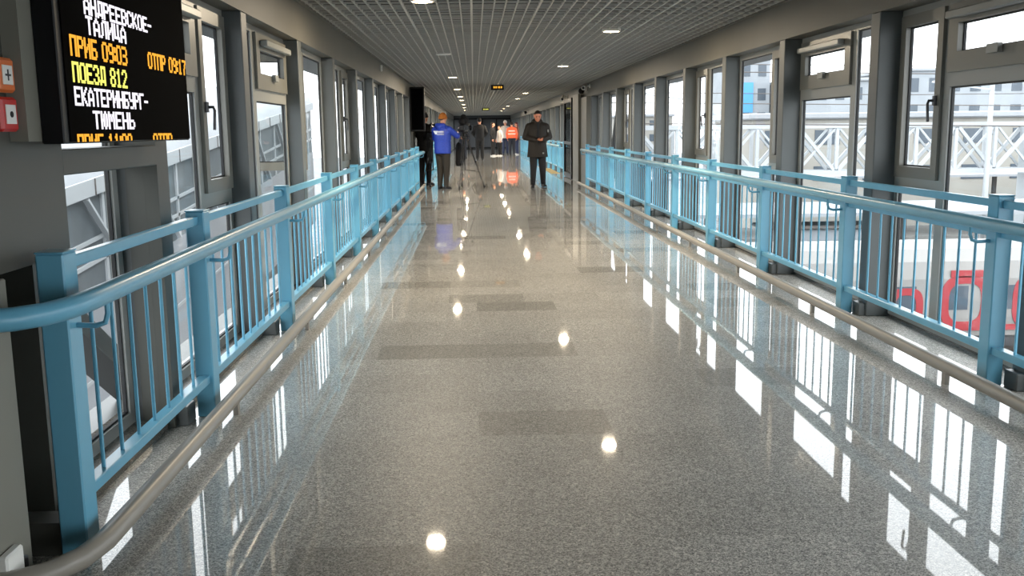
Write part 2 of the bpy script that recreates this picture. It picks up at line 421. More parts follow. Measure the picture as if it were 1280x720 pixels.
# portal between the two halves of the corridor
struct('trim_5', MB().box((XL, 22.35, 0), (XL - .27, 25.2, HB)), M['portal'])
struct('trim_6', MB().box((XR - .08, 22.95, 0), (XR + .3, 25.55, HB)).box((XR - .14, 24.2, 0), (XR - .08, 25.55, 2.2)), M['mount'])
dr = sroot('door_1')
q = MB()
for a, b in (((2.58, 25.7, .02), (2.64, 25.8, 2.15)), ((2.58, 27.7, .02), (2.64, 27.8, 2.15)), ((2.58, 25.8, .02), (2.64, 27.7, .14)), ((2.58, 25.8, 2.05), (2.64, 27.7, 2.15)), ((2.58, 25.8, .92), (2.64, 27.7, 1.0))): q.box(a, b)
q.build('frame', M['black'], dr)
MB().box((2.606, 25.8, .14), (2.614, 27.7, .92)).build('pane', M['dglass'], dr); MB().box((2.606, 25.8, 1.0), (2.614, 27.7, 2.05)).build('pane', M['dglass'], dr)

# ------------------------------------------------------------------ ceiling lamps
def lamp(x, y, label, on=True):
    t = thing('ceiling_downlight', label, 'lamp', (x, y, HC), 0, 'recessed ceiling downlights')
    r = MB(); n = 28
    prof = [(.105, .0), (.105, -.012), (.09, -.016), (.082, -.008), (.082, .02), (.105, .03)]
    r.loft([[(a * cos(2 * pi * k / n), a * sin(2 * pi * k / n), z) for k in range(n)] for a, z in prof + [prof[0]]], False)
    r.build('ring', M['ring'], t, True)
    MB().disc((0, 0), .0815, -.014, .004, 28).build('diffuser', M['lampw' if on else 'lampoff'], t)
    if on:
        l = bpy.data.lights.new('downlight', 'AREA'); l.energy = LAMP_W; l.color = (1, .84, .62); l.shape = 'DISK'; l.size = .15
        lo = bpy.data.objects.new('downlight_beam', l); C.objects.link(lo); lo.parent = t; lo.location = (0, 0, -.017)
LY = [8.33, 14.05, 20.0, 25.7, 31.4, 35.1, 40.8, 46.5, 52.2]
for i, y in enumerate(LY):
    lamp(-.41, y, 'round recessed ceiling downlight, %s from the front in the left row%s' % (ORD[i], ', unlit' if i == 1 else ''), i != 1)
RY = [10.95, 16.83, 28.9, 34.0, 43.8, 49.5, 55.2]
for i, y in enumerate(RY):
    lamp(1.55, y, 'round recessed ceiling downlight glowing warm white, %s from the front in the right row' % ORD[i])

# ------------------------------------------------------------------ railings
def railing(side, posts, hx, px, start, end, label, first_nb, n_parts=100, gap=.175, detail=True):
    """px = post centre x, hx = handrail x, start/end = y of the rails, posts = y of near faces"""
    t = thing('railing', label, 'railing', (px, (start + end) / 2, 0))
    oy = (start + end) / 2
    P = lambda x, y, z: (x - px, y - oy, z)
    pw, pd, ph = .085, .10, .975
    inn = -side
    for y in posts:
        p = MB().bbox(P(px - pw / 2, y, 0), P(px + pw / 2, y + pd, ph), .005).build('post', M['blue'], t)
        MB().bbox(P(px - pw / 2 - .001, y - .001, ph), P(px + pw / 2 + .001, y + pd + .001, ph + .006), .002).build('cap', M['blue'], p)
        if detail:
            fx = px + inn * pw / 2; yy = y + pd * .6
            MB().tube([P(fx - inn * .004, yy, .745), P(fx + (hx - fx) * .6, yy, .742), P(fx + (hx - fx) * .9, yy, .752), P(hx, yy, .78), P(hx, yy, .82)], .009, 8).build('handrail_bracket', M['blue'], p, True)
    a, b = posts[0] + pd / 2, posts[-1] + pd / 2
    MB().bbox(P(px - .016, start, .915), P(px + .016, end, .955), .003).build('top_rail', M['blue'], t)
    MB().bbox(P(px - .018, start, .765), P(px + .018, end, .800), .003).build('mid_rail', M['blue'], t)
    MB().bbox(P(px - .025, start, .165), P(px + .025, end, .205), .003).build('bottom_rail', M['blue'], t)
    return t, P
def balusters(t, P, px, posts, n_parts, gap=.17):
    ys = []
    for a, b in zip(posts[:-1], posts[1:]):
        n = max(2, round((b - a - .1) / gap) - 1)
        for k in range(n): ys.append(a + .10 + (b - a - .10) * (k + 1) / (n + 1))
    rest = MB()
    for k, y in enumerate(ys):
        pts = [P(px, y, .19), P(px, y, .785)]
        if k < n_parts: MB().tube(pts, .0075, 8).build('baluster', M['blue'], t, True)
        else: rest.tube(pts, .0075, 8)
    if rest.v:
        o = rest.build('balusters', M['blue'], t, True); o['kind'] = 'stuff'
PL = [2.93] + [4.46 + 1.985 * i for i in range(9)] + [22.0]
tl, P = railing(-1, PL, -1.15, -1.29, 2.95, 22.08, 'sky blue railing along the left windows, with handrail curling into the near wall', 8)
MB().tube([P(-1.35, 2.53, .845), P(-1.31, 2.545, .845), P(-1.24, 2.575, .845), P(-1.19, 2.635, .845), P(-1.16, 2.73, .845), P(-1.15, 2.86, .845)] + [P(-1.15, y, .845) for y in (3.2, 6, 10, 16, 22.2)] + [P(-1.17, 22.28, .845), P(-1.25, 22.32, .845)], .033, 16).build('handrail', M['blue'], tl, True)
balusters(tl, P, -1.29, PL, 99)
PR = [2.72] + [4.70 + 1.99 * i for i in range(9)] + [22.6]
tr_, P = railing(1, PR, 2.51, 2.655, 2.4, 22.68, 'sky blue railing along the right windows, ending before the far grey partition', 8)
MB().tube([P(2.51, y, .85) for y in (2.3, 6, 10, 16, 22.6)] + [P(2.53, 22.72, .85), P(2.6, 22.78, .85)], .033, 16).build('handrail', M['blue'], tr_, True)
balusters(tr_, P, 2.655, PR, 99)
PL2 = [26.0 + 2.0 * i for i in range(12)]
t, P = railing(-1, PL2, -1.15, -1.29, 26.0, 48.1, 'sky blue railing on the left beyond the camera crew, past the partition', 8, detail=False)
MB().tube([P(-1.15, y, .845) for y in (25.9, 48.2)], .033, 12).build('handrail', M['blue'], t, True); balusters(t, P, -1.29, PL2, 60)
PR2 = [28.4 + 2.0 * i for i in range(14)]
t, P = railing(1, PR2, 2.51, 2.655, 28.4, 54.5, 'sky blue railing on the right behind the man in the dark parka', 8, detail=False)
MB().tube([P(2.51, y, .845) for y in (28.3, 54.6)], .033, 12).build('handrail', M['blue'], t, True); balusters(t, P, 2.655, PR2, 60)
# low bumper pipes
def pipe(pts, supports, sx, label):
    t = tag(MB().tube(pts, .034, 16).build('bumper_pipe', M['pipe'], None, True), label, 'pipe')
    for y in supports:
        MB().box((sx - .012, y - .02, 0), (sx + .012, y + .02, .07)).build('support_foot', M['pipe'], t)
pipe([(-1.35, 2.575, .09), (-1.31, 2.585, .09), (-1.24, 2.635, .09), (-1.185, 2.73, .09), (-1.162, 2.86, .09)] + [(-1.16, y, .09) for y in (3.2, 6, 10, 16, 22.4)], [4.5 + 1.985 * i for i in range(9)], -1.16, 'low grey-brown bumper pipe running along the floor under the left railing')
pipe([(2.43, y, .09) for y in (2.3, 6, 10, 16, 22.6)], [4.76 + 1.99 * i for i in range(9)], 2.43, 'low grey-brown bumper pipe running along the floor under the right railing')
# short base blocks joining posts and columns
for i, y in enumerate(CR):
    if 4 < y < 22: struct('trim_%d' % (120 + i), MB().bbox((2.705, y + .02, 0), (XR + .01, y + .14, .09), .004), M['column'])
for i, y in enumerate(CL):
    if 4 < y < 22: struct('trim_%d' % (160 + i), MB().bbox((-1.335, y + .02, 0), (XL - .01, y + .14, .09), .004), M['column'])

# ------------------------------------------------------------------ LED departure board
G = {'А': '00100 01010 10001 10001 11111 10001 10001', 'Н': '10001 10001 10001 11111 10001 10001 10001', 'Д': '01111 01001 01001 01001 01001 11111 10001',
     'Р': '11110 10001 10001 11110 10000 10000 10000', 'Е': '11111 10000 10000 11110 10000 10000 11111', 'В': '11110 10001 10001 11110 10001 10001 11110',
     'С': '01110 10001 10000 10000 10000 10001 01110', 'К': '10001 10010 10100 11000 10100 10010 10001', 'О': '01110 10001 10001 10001 10001 10001 01110',
     '-': '00000 00000 00000 11110 00000 00000 00000', 'Т': '11111 00100 00100 00100 00100 00100 00100', 'Л': '00111 01001 01001 01001 01001 01001 10001',
     'И': '10001 10001 10011 10101 11001 10001 10001', 'Ц': '10010 10010 10010 10010 10010 11111 00001', 'П': '11111 10001 10001 10001 10001 10001 10001',
     'Б': '11111 10000 10000 11110 10001 10001 11110', 'З': '01110 10001 00001 00110 00001 10001 01110', 'Г': '11111 10000 10000 10000 10000 10000 10000',
     'У': '10001 10001 10001 01111 00001 00001 01110', 'Ю': '10010 10101 10101 11101 10101 10101 10010', 'М': '10001 11011 10101 10101 10001 10001 10001',
     'Ь': '10000 10000 10000 11110 10001 10001 11110', '0': '01110 10001 10001 10001 10001 10001 01110', '1': '00100 01100 00100 00100 00100 00100 01110',
     '2': '01110 10001 00001 00010 00100 01000 11111', '3': '11110 00001 00001 01110 00001 00001 11110', '7': '11111 00001 00010 00010 00100 00100 00100',
     '8': '01110 10001 10001 01110 10001 10001 01110', '9': '01110 10001 10001 01111 00001 00001 01110', ':': '0 1 1 0 1 1 0', ' ': '000 000 000 000 000 000 000'}
DX = -1.262
def led(txt, u0, u1, ztop, m, parent, ph=.0094, rows=7, w=1.0):
    cols = []; word = []; k = 0
    for ch in txt:
        rr = G[ch].split()
        if ch == ' ': k += 1
        for c in range(len(rr[0])): cols.append([rr[r][c] for r in range(7)]); word.append(k)
        cols.append(['0'] * 7); word.append(k)
    cols.pop(); pw = (u1 - u0) / len(cols)
    for q in range(k + 1):
        mb = MB()
        for c, col in enumerate(cols):
            if word[c] != q: continue
            for r in range(rows):
                if col[r] == '1':
                    u = u0 + (c + .5) * pw; z = ztop - (r + .5) * ph
                    mb.box((DX, u - pw * w / 2, z - ph * .53), (DX + .0025, u + pw * w / 2, z + ph * .53))
        mb.build('lit_text', m, parent)
dsp = thing('departure_board', 'black LED train departure board with white, orange and yellow text on the left wall', 'display', (-1.3, 3.7, 1.3))
def dpart(mb, name, m, par=dsp):
    mb.v = [(a + 1.3, b - 3.7, c - 1.3) for a, b, c in mb.v]; return mb.build(name, m, par)
dpart(MB().bbox((-1.262 - .004, 3.06, 1.303), (-1.335, 4.385, 2.03), .004), 'housing', M['black'])
dpart(MB().box((-1.335, 2.97, 1.312), (-1.389, 4.25, 2.0)), 'wall_mount', M['mount'])
scr = dpart(MB().box((-1.2665, 3.10, 1.309), (-1.2625, 4.383, 2.0)), 'screen', M['screen'])
def dled(*a, **k):
    n0 = set(C.objects); led(*a, scr, **k)
    for o in set(C.objects) - n0: o.data.transform(Matrix.Translation((1.3, -3.7, -1.3)))
dled('АНДРЕЕВСКОЕ-', 3.285, 3.955, 1.777, M['ledw'], ph=.0082)
dled('ТАЛИЦА', 3.292, 3.655, 1.716, M['ledw'], ph=.0086)
dled('ПРИБ 09:03', 3.150, 3.650, 1.643, M['ledo'])
dled('ОТПР 09:17', 3.882, 4.374, 1.646, M['ledo'], ph=.009)
dled('ПОЕЗД 812', 3.152, 3.632, 1.560, M['ledy'], ph=.0092)
dled('ЕКАТЕРИНБУРГ-', 3.153, 3.852, 1.483, M['ledw'], ph=.0086)
dled('ТЮМЕНЬ', 3.290, 3.682, 1.409, M['ledw'], ph=.0086)
dled('ПРИБ 11:00', 3.148, 3.640, 1.333, M['ledo'], rows=3, ph=.0082)
dled('ОТПР', 3.880, 4.118, 1.333, M['ledo'], rows=3, ph=.0082)

# call points by the board
def callpoint(z, m, label, glyph):
    t = thing('call_point', label, 'alarm button', (-1.39, 2.915, z))
    MB().bbox((0, -.05, -.05), (.035, .05, .05), .008).build('box', m, t)
    p = MB().bbox((.035, -.03, -.028), (.038, .03, .028), .001).build('call_plate', M['white'], t)
    if glyph == 'dot': MB().tube([(.038, 0, 0), (.040, 0, 0)], .009, 16).build('press_mark', M['black'], p)
    else: MB().box((.038, -.016, -.003), (.0395, .016, .003)).box((.038, -.003, -.016), (.0395, .003, .016)).build('press_mark', M['handle'], p)
    return t
callpoint(1.505, M['orange'], 'orange manual call point on the near left wall, above the red one', 'cross')
callpoint(1.392, M['red'], 'red fire alarm call point on the near left wall, below the orange one', 'dot')
t = thing('wall_socket', 'small white socket box low on the near left wall', 'socket', (-1.355, 2.63, .12))
MB().bbox((0, -.05, -.035), (.03, .05, .045), .006).build('box', M['white'], t)
MB().tube([(.015, .05, 0), (.02, .075, -.01), (.012, .09, -.05), (.006, .1, -.11)], .008, 8).build('cable', M['handle'], t, True)

# dark board facing along the corridor at the far end of the left railing
t = thing('hanging_display', 'dark unlit display box jutting from left wall above the far railing end', 'display', (-1.29, 22.62, 1.3))
MB().bbox((-.16, -.1, .02), (.17, .1, 1.03), .01).build('housing', M['black'], t); MB().box((-.13, -.104, .06), (.14, -.1, .99)).build('screen', M['screen'], t)

# ceiling hung signs, cameras, sensor
def sign(x, y, wd, ht, m, label):
    t = thing('hanging_clock', label, 'sign', (x, y, HC))
    MB().bbox((-wd / 2, -.03, -ht - .03), (wd / 2, .03, -.03), .004).build('case', M['black'], t)
    MB().tube([(-wd * .3, 0, -.03), (-wd * .3, 0, .004)], .006, 8).tube([(wd * .3, 0, -.03), (wd * .3, 0, .004)], .006, 8).build('hanger', M['handle'], t)
    q = MB()
    for i, ww in enumerate((.05, .05, .016, .05, .05)):
        x0 = -wd * .31 + [0, .058, .122, .146, .204][i] * wd / .36
        q.box((x0, -.032, -ht * .68 - .03), (x0 + ww * wd / .36 * .8, -.03, -ht * .3 - .03))
    q.build('digits', m, t)
sign(.575, 23.0, .30, .12, M['ledo'], 'black hanging LED clock with orange digits, nearer of the two over the corridor')
sign(.59, 46.7, .36, .12, M['ledy'], 'small hanging LED sign with yellow digits, farther of the two over the corridor')
def cctv(loc, aim, label, kind):
    t = thing('security_camera', label, 'camera', loc)
    MB().tube([(0, 0, 0), (-.02, 0, 0)], .05, 16).build('base', M['white'], t, True)
    if kind == 'dome':
        MB().tube([(-.02, 0, 0), (-.1, 0, 0), (-.12, 0, -.02)], .03, 12).build('arm', M['white'], t, True)
        MB().ball((-.13, 0, -.06), .075).build('dome', M['black'], t, True)
    else:
        MB().tube([(-.02, 0, 0), (-.12, 0, -.01)], .018, 10).build('arm', M['white'], t, True)
        a = V(aim).normalized(); p = V((-.14, 0, -.02))
        b = MB().tube([p - a * .12, p + a * .12], .048, 16).build('body', M['white'], t, True)
        MB().tube([p + a * .12, p + a * .125], .035, 16).build('lens', M['black'], b, True)
cctv((XR, 23.6, 2.3), (0, -1, -.2), 'black dome security camera on the right fascia above the railing end', 'dome')
cctv((XR, 22.9, 2.33), (-.3, -1, -.3), 'white bullet security camera beside the black dome one', 'bullet')
cctv((XR, 28.4, 2.25), (-.2, -1, -.3), 'white bullet security camera on the right fascia over the open glass door', 'bullet')
cctv((XR, 49, 2.25), (-.2, -1, -.3), 'distant security camera on the right fascia above the man in the parka', 'dome')
t = thing('motion_sensor', 'tiny white motion sensor on the left fascia near the ceiling', 'sensor', (XL, 15.5, 2.31))
MB().bbox((0, -.03, -.05), (.035, .03, .05), .01).build('body', M['white'], t); MB().ball((.035, 0, -.012), (.012, .018, .018), 10, 6).build('lens', M['frame'], t, True)
tag(MB().box((2.36, 29.3, 0), (2.62, 33.5, .003)).build('floor_marking', M['yellow']), 'yellow strip marked on the floor at the right beyond the partition', 'floor marking')

# ------------------------------------------------------------------ people
def hand(mb, wr, d, n, thumb, curl=35, k=1.0):
    """wr wrist, d finger direction, n palm-facing direction, thumb: side direction the thumb leaves to"""
    d = V(d).normalized(); n = V(n); n = (n - d * n.dot(d)).normalized(); s = V(thumb); s = (s - d * s.dot(d) - n * s.dot(n)).normalized(); wr = V(wr)
    lens = (.072, .08, .075, .058)
    for i in range(4):
        off = (1.5 - i) * .0195 * k
        kn = wr + d * (.088 - abs(i - 1) * .003) * k + s * off
        mb.cap(wr + s * off * .6, .015 * k, kn, .0115 * k, 8)
        p = kn; a = 0
        for j, fr in enumerate((.45, .31, .24)):
            a += R(curl * (.8, 1, .8)[j]); dr = d * cos(a) + n * sin(a) + s * (1.5 - i) * .03
            q = p + dr * lens[i] * fr * k; mb.cap(p, (.0092 - j * .0008) * k, q, (.0086 - j * .0009) * k, 8); p = q
    b = wr + d * .028 * k + s * .02 * k; m1 = b + (s * .75 + d * .55 + n * .35).normalized() * .045 * k; m2 = m1 + (s * .3 + d * .8 + n * .5).normalized() * .033 * k
    mb.cap(wr + d * .015 * k, .016 * k, b, .014 * k, 8); mb.cap(b, .0125 * k, m1, .0105 * k, 8); mb.cap(m1, .0105 * k, m2, .0085 * k, 8)
def capshell(c, r, front, back, th=.012, nu=24, nv=9):
    """hair or hat: shell over a head from the crown down to front/back polar angle (deg)"""
    out_, inn = [], []
    for j in range(nv):
        ro, ri = [], []
        for k in range(nu):
            a = 2 * pi * k / nu; w = .5 + .5 * sin(a)                     # +y is the back of the head
            lim = front + (back - front) * w; t = R(lim) * (j + .02) / (nv - 1)
            dr = V((sin(t) * cos(a), sin(t) * sin(a), cos(t)))
            ro.append((c[0] + dr.x * r[0], c[1] + dr.y * r[1], c[2] + dr.z * r[2]))
            ri.append((c[0] + dr.x * (r[0] - th), c[1] + dr.y * (r[1] - th), c[2] + dr.z * (r[2] - th)))
        out_.append(ro); inn.append(ri)
    return MB().loft(out_ + inn[::-1])
def person(label, loc, rz, k=1.0, legs=None, arms=None, hands=None, nod=0, turn=0, top='blackc', hem=.86, hemr=(.2, .15), bottom='trousers', shoes='shoe',
           hair='hairdark', hairlim=(62, 118), hat=None, skin='skin', voxel=.009, lean=0, bulk=1.0, collar=False, inner=None, hood=False, long_hair=False, female=False, extra=None):
    t = thing('person', label, 'person', loc, rz)
    K = lambda p: V(p) * k
    sw = .175 if female else .195
    legs = legs or [((-.09, 0, .92), (-.10, -.01, .49), (-.11, .02, .09), (-.13, -1)), ((.09, 0, .92), (.10, -.01, .49), (.11, .02, .09), (.13, -1))]
    arms = arms or [((-sw, 0, 1.43), (-.26, .02, 1.14), (-.25, -.06, .90)), ((sw, 0, 1.43), (.26, .02, 1.14), (.25, -.06, .90))]
    ly = lambda z: -lean * max(0, z - .9)                           # forward lean
    Lp = lambda p: (p[0], p[1] + ly(p[2]), p[2])
    hc = V((0, -.02 + ly(1.66), 1.665)); nb = V((0, .0 + ly(1.5), 1.5))
    HT = Matrix.Translation(nb) @ Matrix.Rotation(R(turn), 4, 'Z') @ Matrix.Rotation(R(nod), 4, 'X') @ Matrix.Translation(-nb)
    # head (face towards -y)
    hd = MB(); x0, y0, z0 = hc
    hd.ell([(x0, y0 - .035, z0 - .118, .028, .03), (x0, y0 - .03, z0 - .105, .046, .052), (x0, y0 - .02, z0 - .07, .062, .074), (x0, y0 - .006, z0 - .03, .071, .088),
            (x0, y0, z0 + .01, .076, .095), (x0, y0 + .004, z0 + .05, .077, .096), (x0, y0 + .008, z0 + .085, .066, .082), (x0, y0 + .01, z0 + .108, .042, .052), (x0, y0 + .01, z0 + .116, .012, .016)], 24, 2)
    hd.cap((x0, y0 - .088, z0 + .012), .010, (x0, y0 - .108, z0 - .03), .014)      # nose
    hd.cap((x0 - .010, y0 - .098, z0 - .034), .008, (x0 + .010, y0 - .098, z0 - .034), .008)
    hd.cap((x0 - .045, y0 - .076, z0 + .024), .011, (x0 - .012, y0 - .088, z0 + .022), .010); hd.cap((x0 + .045, y0 - .076, z0 + .024), .011, (x0 + .012, y0 - .088, z0 + .022), .010)
    hd.cap((x0 - .020, y0 - .080, z0 - .058), .008, (x0 + .020, y0 - .080, z0 - .058), .008); hd.cap((x0 - .016, y0 - .078, z0 - .07), .009, (x0 + .016, y0 - .078, z0 - .07), .009)
    hd.cap((x0, y0 - .07, z0 - .1), .018, (x0, y0 - .068, z0 - .098), .018)       # chin
    for sx in (-1, 1):
        hd.cap((x0 + sx * .076, y0 + .008, z0 + .018), .014, (x0 + sx * .072, y0 + .002, z0 - .028), .010)
        hd.cap((x0 + sx * .05, y0 - .055, z0 - .02), .02, (x0 + sx * .045, y0 - .06, z0 - .025), .02)
    hd.xf(HT)
    b = MB().join(hd)
    b.cap(nb - V((0, -.01, .06)), .062, HT @ V((x0, y0 + .012, z0 - .07)), .055)
    b.ell([(0, 0, .86, .14, .10), (0, 0, .95, .155, .105), (0, ly(1.08), 1.08, .135, .095), (0, ly(1.25), 1.25, .155, .11), (0, ly(1.38), 1.38, .165, .105), (0, ly(1.46), 1.46, .11, .075), (0, ly(1.5), 1.5, .06, .055)])
    for (hp, kn, an, toe) in legs:
        b.cap(hp, .085, kn, .055); b.cap(kn, .055, an, .036); b.cap((an[0], an[1], an[2] - .02), .034, V((an[0], an[1], an[2] - .045)) + V((toe[0], toe[1], 0)).normalized() * .05, .018)
    for i, (sh, el, wr) in enumerate(arms):
        sh, el, wr = Lp(sh), Lp(el), Lp(wr)
        b.cap(V(sh) + V((-.02 if sh[0] > 0 else .02, 0, -.045)), .044, el, .038); b.cap(el, .040, wr, .027)
        hs = (hands or [{}, {}])[i]; d = V(wr) - V(el)
        hand(b, wr, hs.get('d', d), hs.get('n', (1 if i == 0 else -1, 0, 0)), hs.get('t', (0, -1, 0)), hs.get('curl', 28))
    b.xf(Matrix.Scale(k, 4)); body = remesh(b, 'body', M[skin], t, voxel * .75, 2)
    # face details
    for sx in (-1, 1):
        e = MB().ball((x0 + sx * .031, y0 - .083, z0 + .006), (.0115, .009, .008), 10, 7).xf(Matrix.Scale(k, 4) @ HT).build('eye', M['eye'], t, True)
        MB().cap((x0 + sx * .048, y0 - .086, z0 + .032), .0045, (x0 + sx * .016, y0 - .097, z0 + .033), .0055, 6).xf(Matrix.Scale(k, 4) @ HT).build('eyebrow', M[hair], t, True)
    MB().cap((x0 - .02, y0 - .0885, z0 - .0635), .0035, (x0 + .02, y0 - .0885, z0 - .0635), .0035, 6).xf(Matrix.Scale(k, 4) @ HT).build('mouth', M['hairred'], t, True)
    hm = capshell((x0, y0 + .008, z0 + .012), (.086, .106, .116), *hairlim, th=.016)
    if long_hair: hm.ell([(x0, y0 + .075, z0 - .2, .05, .03), (x0, y0 + .07, z0 - .1, .085, .05), (x0, y0 + .06, z0, .088, .06), (x0, y0 + .03, z0 + .06, .06, .05)])
    hm.xf(Matrix.Scale(k, 4) @ HT).build('hair', M[hair], t, True)
    if hat:
        q = capshell((x0, y0 + .006, z0 + .02), (.096, .116, .128), 72, 104, th=.02).xf(Matrix.Scale(k, 4) @ HT).build('hat', M[hat], t, True)
        MB().loft([[(x0 + (.097 + dx) * cos(a), y0 + .008 + (.115 + dx) * sin(a), z0 + .012 - .02 * sin(a) * .8 + dz) for a in [2 * pi * i / 24 for i in range(24)]] for dx, dz in ((0, -.02), (.006, -.02), (.006, .03), (0, .03), (0, -.02))], False).xf(Matrix.Scale(k, 4) @ HT).build('hat_band', M[hat], q, True)
    # trousers, shoes
    tr = MB().ell([(0, 0, .80, .155 * bulk, .11), (0, 0, .90, .165 * bulk, .125), (0, 0, 1.0, .16 * bulk, .12), (0, ly(1.06), 1.06, .15, .115)])
    for (hp, kn, an, toe) in legs:
        tr.cap(hp, .098 * bulk, kn, .074 * bulk); lo = (an[0], an[1], max(.075, an[2] - .015)); tr.cap(kn, .073 * bulk, lo, .058)
    tr.xf(Matrix.Scale(k, 4)); remesh(tr, 'trousers', M[bottom], t, voxel)
    for (hp, kn, an, toe) in legs:
        dx, dy = toe[0], toe[1]; dv = V((dx, dy, 0)).normalized(); a = V((an[0], an[1], an[2] - .09))
        sm = MB(); sd = V((-dv.y, dv.x, 0))
        rings = []
        for f_, wv, h_ in ((-.075, .018, .05), (-.06, .036, .075), (0, .042, .088), (.06, .043, .075), (.12, .047, .056), (.17, .038, .044), (.195, .016, .034)):
            c = a + dv * f_; n = 12; rg = []
            for q_ in range(n):
                an_ = 2 * pi * q_ / n; rg.append(c + sd * wv * cos(an_) + V((0, 0, max(.012, h_ * .5 + h_ * .5 * sin(an_)))))
            rings.append(rg)
        sm.loft(rings).xf(Matrix.Scale(k, 4)); so = sm.build('shoe', M[shoes], t, True)
        rg = [[a + dv * f_ + sd * wv * sgn + V((0, 0, z)) for sgn, z in ((-1, 0), (1, 0), (1, .016), (-1, .016))] for f_, wv in ((-.078, .024), (-.05, .041), (.06, .046), (.12, .05), (.17, .042), (.2, .02))]
        MB().loft(rg).xf(Matrix.Scale(k, 4)).build('sole', M['shoew' if shoes == 'shoew' else 'gasket'], so)
    # jacket
    j = MB(); hx_, hy_ = hemr
    secs = [(0, ly(hem), hem, hx_, hy_)]
    for z, rx, ry in ((1.0, .185, .14), (1.1, .18, .138), (1.22, .19, .145), (1.34, .2, .14), (1.42, .185, .12), (1.475, .13, .095), (1.52, .085, .08)):
        if z > hem + .05: secs.append((0, ly(z), z, rx * bulk, ry * bulk))
    if hem < .9: secs.insert(1, (0, 0, (hem + 1) / 2, (hx_ + .185 * bulk) / 2, (hy_ + .14 * bulk) / 2))
    j.ell(secs, 24, 2.3)
    for (sh, el, wr) in arms:
        sh, el, wr = V(Lp(sh)), V(Lp(el)), V(Lp(wr)); cu = wr + (el - wr).normalized() * .015
        j.cap(V((sh.x, sh.y, sh.z - .03)), .072 * bulk, el, .062 * bulk); j.cap(el, .062 * bulk, cu, .045 * bulk)
        j.cap(V((sh.x * .45, sh.y, 1.445)), .058 * bulk, V((sh.x, sh.y, sh.z - .02)), .066 * bulk)
    if collar:
        n = 20
        j.loft([[((.085 + d_) * cos(2 * pi * q_ / n), .01 + ly(1.5) + (.085 + d_) * sin(2 * pi * q_ / n), z + .02 * sin(2 * pi * q_ / n)) for q_ in range(n)] for d_, z in ((.0, 1.46), (.035, 1.47), (.035, 1.55), (.0, 1.57), (-.02, 1.5))])
    if hood: j.cap((-.08, .09 + ly(1.5), 1.5), .06, (.08, .09 + ly(1.5), 1.5), .06); j.cap((0, .12 + ly(1.46), 1.46), .075, (0, .12 + ly(1.42), 1.40), .05)
    j.xf(Matrix.Scale(k, 4)); jk = remesh(j, 'jacket', M[top], t, voxel)
    if extra: extra(t, jk, k)
    return t

# man in parka, walking towards us, looking at a phone in both hands
def man_extra(t, jk, k):
    MB().ell([(0, -.05, .74, .06, .105), (0, -.06, 1.0, .065, .1), (0, -.07, 1.25, .07, .105), (0, -.06, 1.42, .06, .09), (0, -.03, 1.5, .06, .07)], 16).xf(Matrix.Scale(k, 4)).build('inner_shirt', M['blackc'], t, True)
    MB().bbox((.10, -.17, .775), (.135, -.19, .81), .004).build('pocket_badge', M['frame'], jk)
    MB().bbox((.225, -.075, 1.27), (.262, -.095, 1.33), .004).build('sleeve_badge', M['frame'], jk)
person('man in dark brown parka walking towards us, head bent over the phone in his hands', (1.474, 22.5, 0), R(2), 1.0,
       legs=[((-.09, 0, .92), (-.10, -.05, .49), (-.115, -.03, .09), (-.16, -1)), ((.09, 0, .92), (.115, -.02, .49), (.145, .13, .10), (.2, -1))],
       arms=[((-.2, 0, 1.43), (-.285, .02, 1.16), (-.03, -.25, 1.10)), ((.2, 0, 1.43), (.285, .02, 1.16), (.10, -.245, 1.085))],
       hands=[dict(d=(.9, -.35, -.05), n=(.1, .2, 1), t=(0, -.6, .6), curl=30), dict(d=(-.9, -.35, .05), n=(0, .2, 1), t=(0, -.6, .6), curl=32)],
       nod=24, top='parka', hem=.70, hemr=(.245, .175), bulk=1.14, collar=True, hood=True, skin='skin2', hairlim=(52, 112), voxel=.008, extra=man_extra)
t = thing('smartphone', 'black smartphone held by the man in the parka', 'phone', (1.49, 22.185, 1.135), R(2))
MB().bbox((-.075, -.036, -.004), (.075, .036, .004), .002).xf(Matrix.Rotation(R(-25), 4, 'X')).build('case', M['black'], t); MB().box((-.07, -.032, .0042), (.07, .032, .005)).xf(Matrix.Rotation(R(-25), 4, 'X')).build('screen', M['wind'], t)

# cameraman in blue, seen from behind and right
def blue_extra(t, jk, k):
    for z, x0, x1, h in ((1.315, -.13, .1, .016), (1.285, -.13, .06, .014), (1.245, -.13, .05, .012)):
        MB().box((x0, .149, z - h / 2), (x1, .168, z + h / 2)).build('back_print', M['print'], jk)
    MB().add([(.04, .149, 1.33), (.14, .149, 1.33), (.09, .149, 1.25), (.055, .149, 1.25), (.04, .172, 1.33), (.14, .172, 1.33), (.09, .172, 1.25), (.055, .172, 1.25)],
             [(0, 1, 2, 3), (4, 7, 6, 5), (0, 4, 5, 1), (1, 5, 6, 2), (2, 6, 7, 3), (3, 7, 4, 0)]).build('back_print', M['print'], jk)
person('cameraman in blue jacket with white back print and ochre knit hat, seen from behind', (-.72, 22.4, 0), R(180 - 28), .965,
       legs=[((-.09, 0, .92), (-.085, -.02, .49), (-.085, .02, .09), (-.12, -1)), ((.09, 0, .92), (.085, -.02, .49), (.085, .02, .09), (.12, -1))],
       arms=[((-.2, 0, 1.43), (-.30, -.18, 1.25), (-.20, -.42, 1.30)), ((.2, 0, 1.43), (.29, -.15, 1.2), (.17, -.38, 1.22))],
       hands=[dict(d=(.2, -1, .1), n=(1, 0, -.2), t=(0, 0, 1), curl=50), dict(d=(-.1, -1, .1), n=(-1, 0, -.2), t=(0, 0, 1), curl=50)],
       nod=8, top='jblue', hem=.84, hemr=(.205, .16), bulk=1.12, bottom='olive', hat='hat', hood=True, voxel=.008, extra=blue_extra)

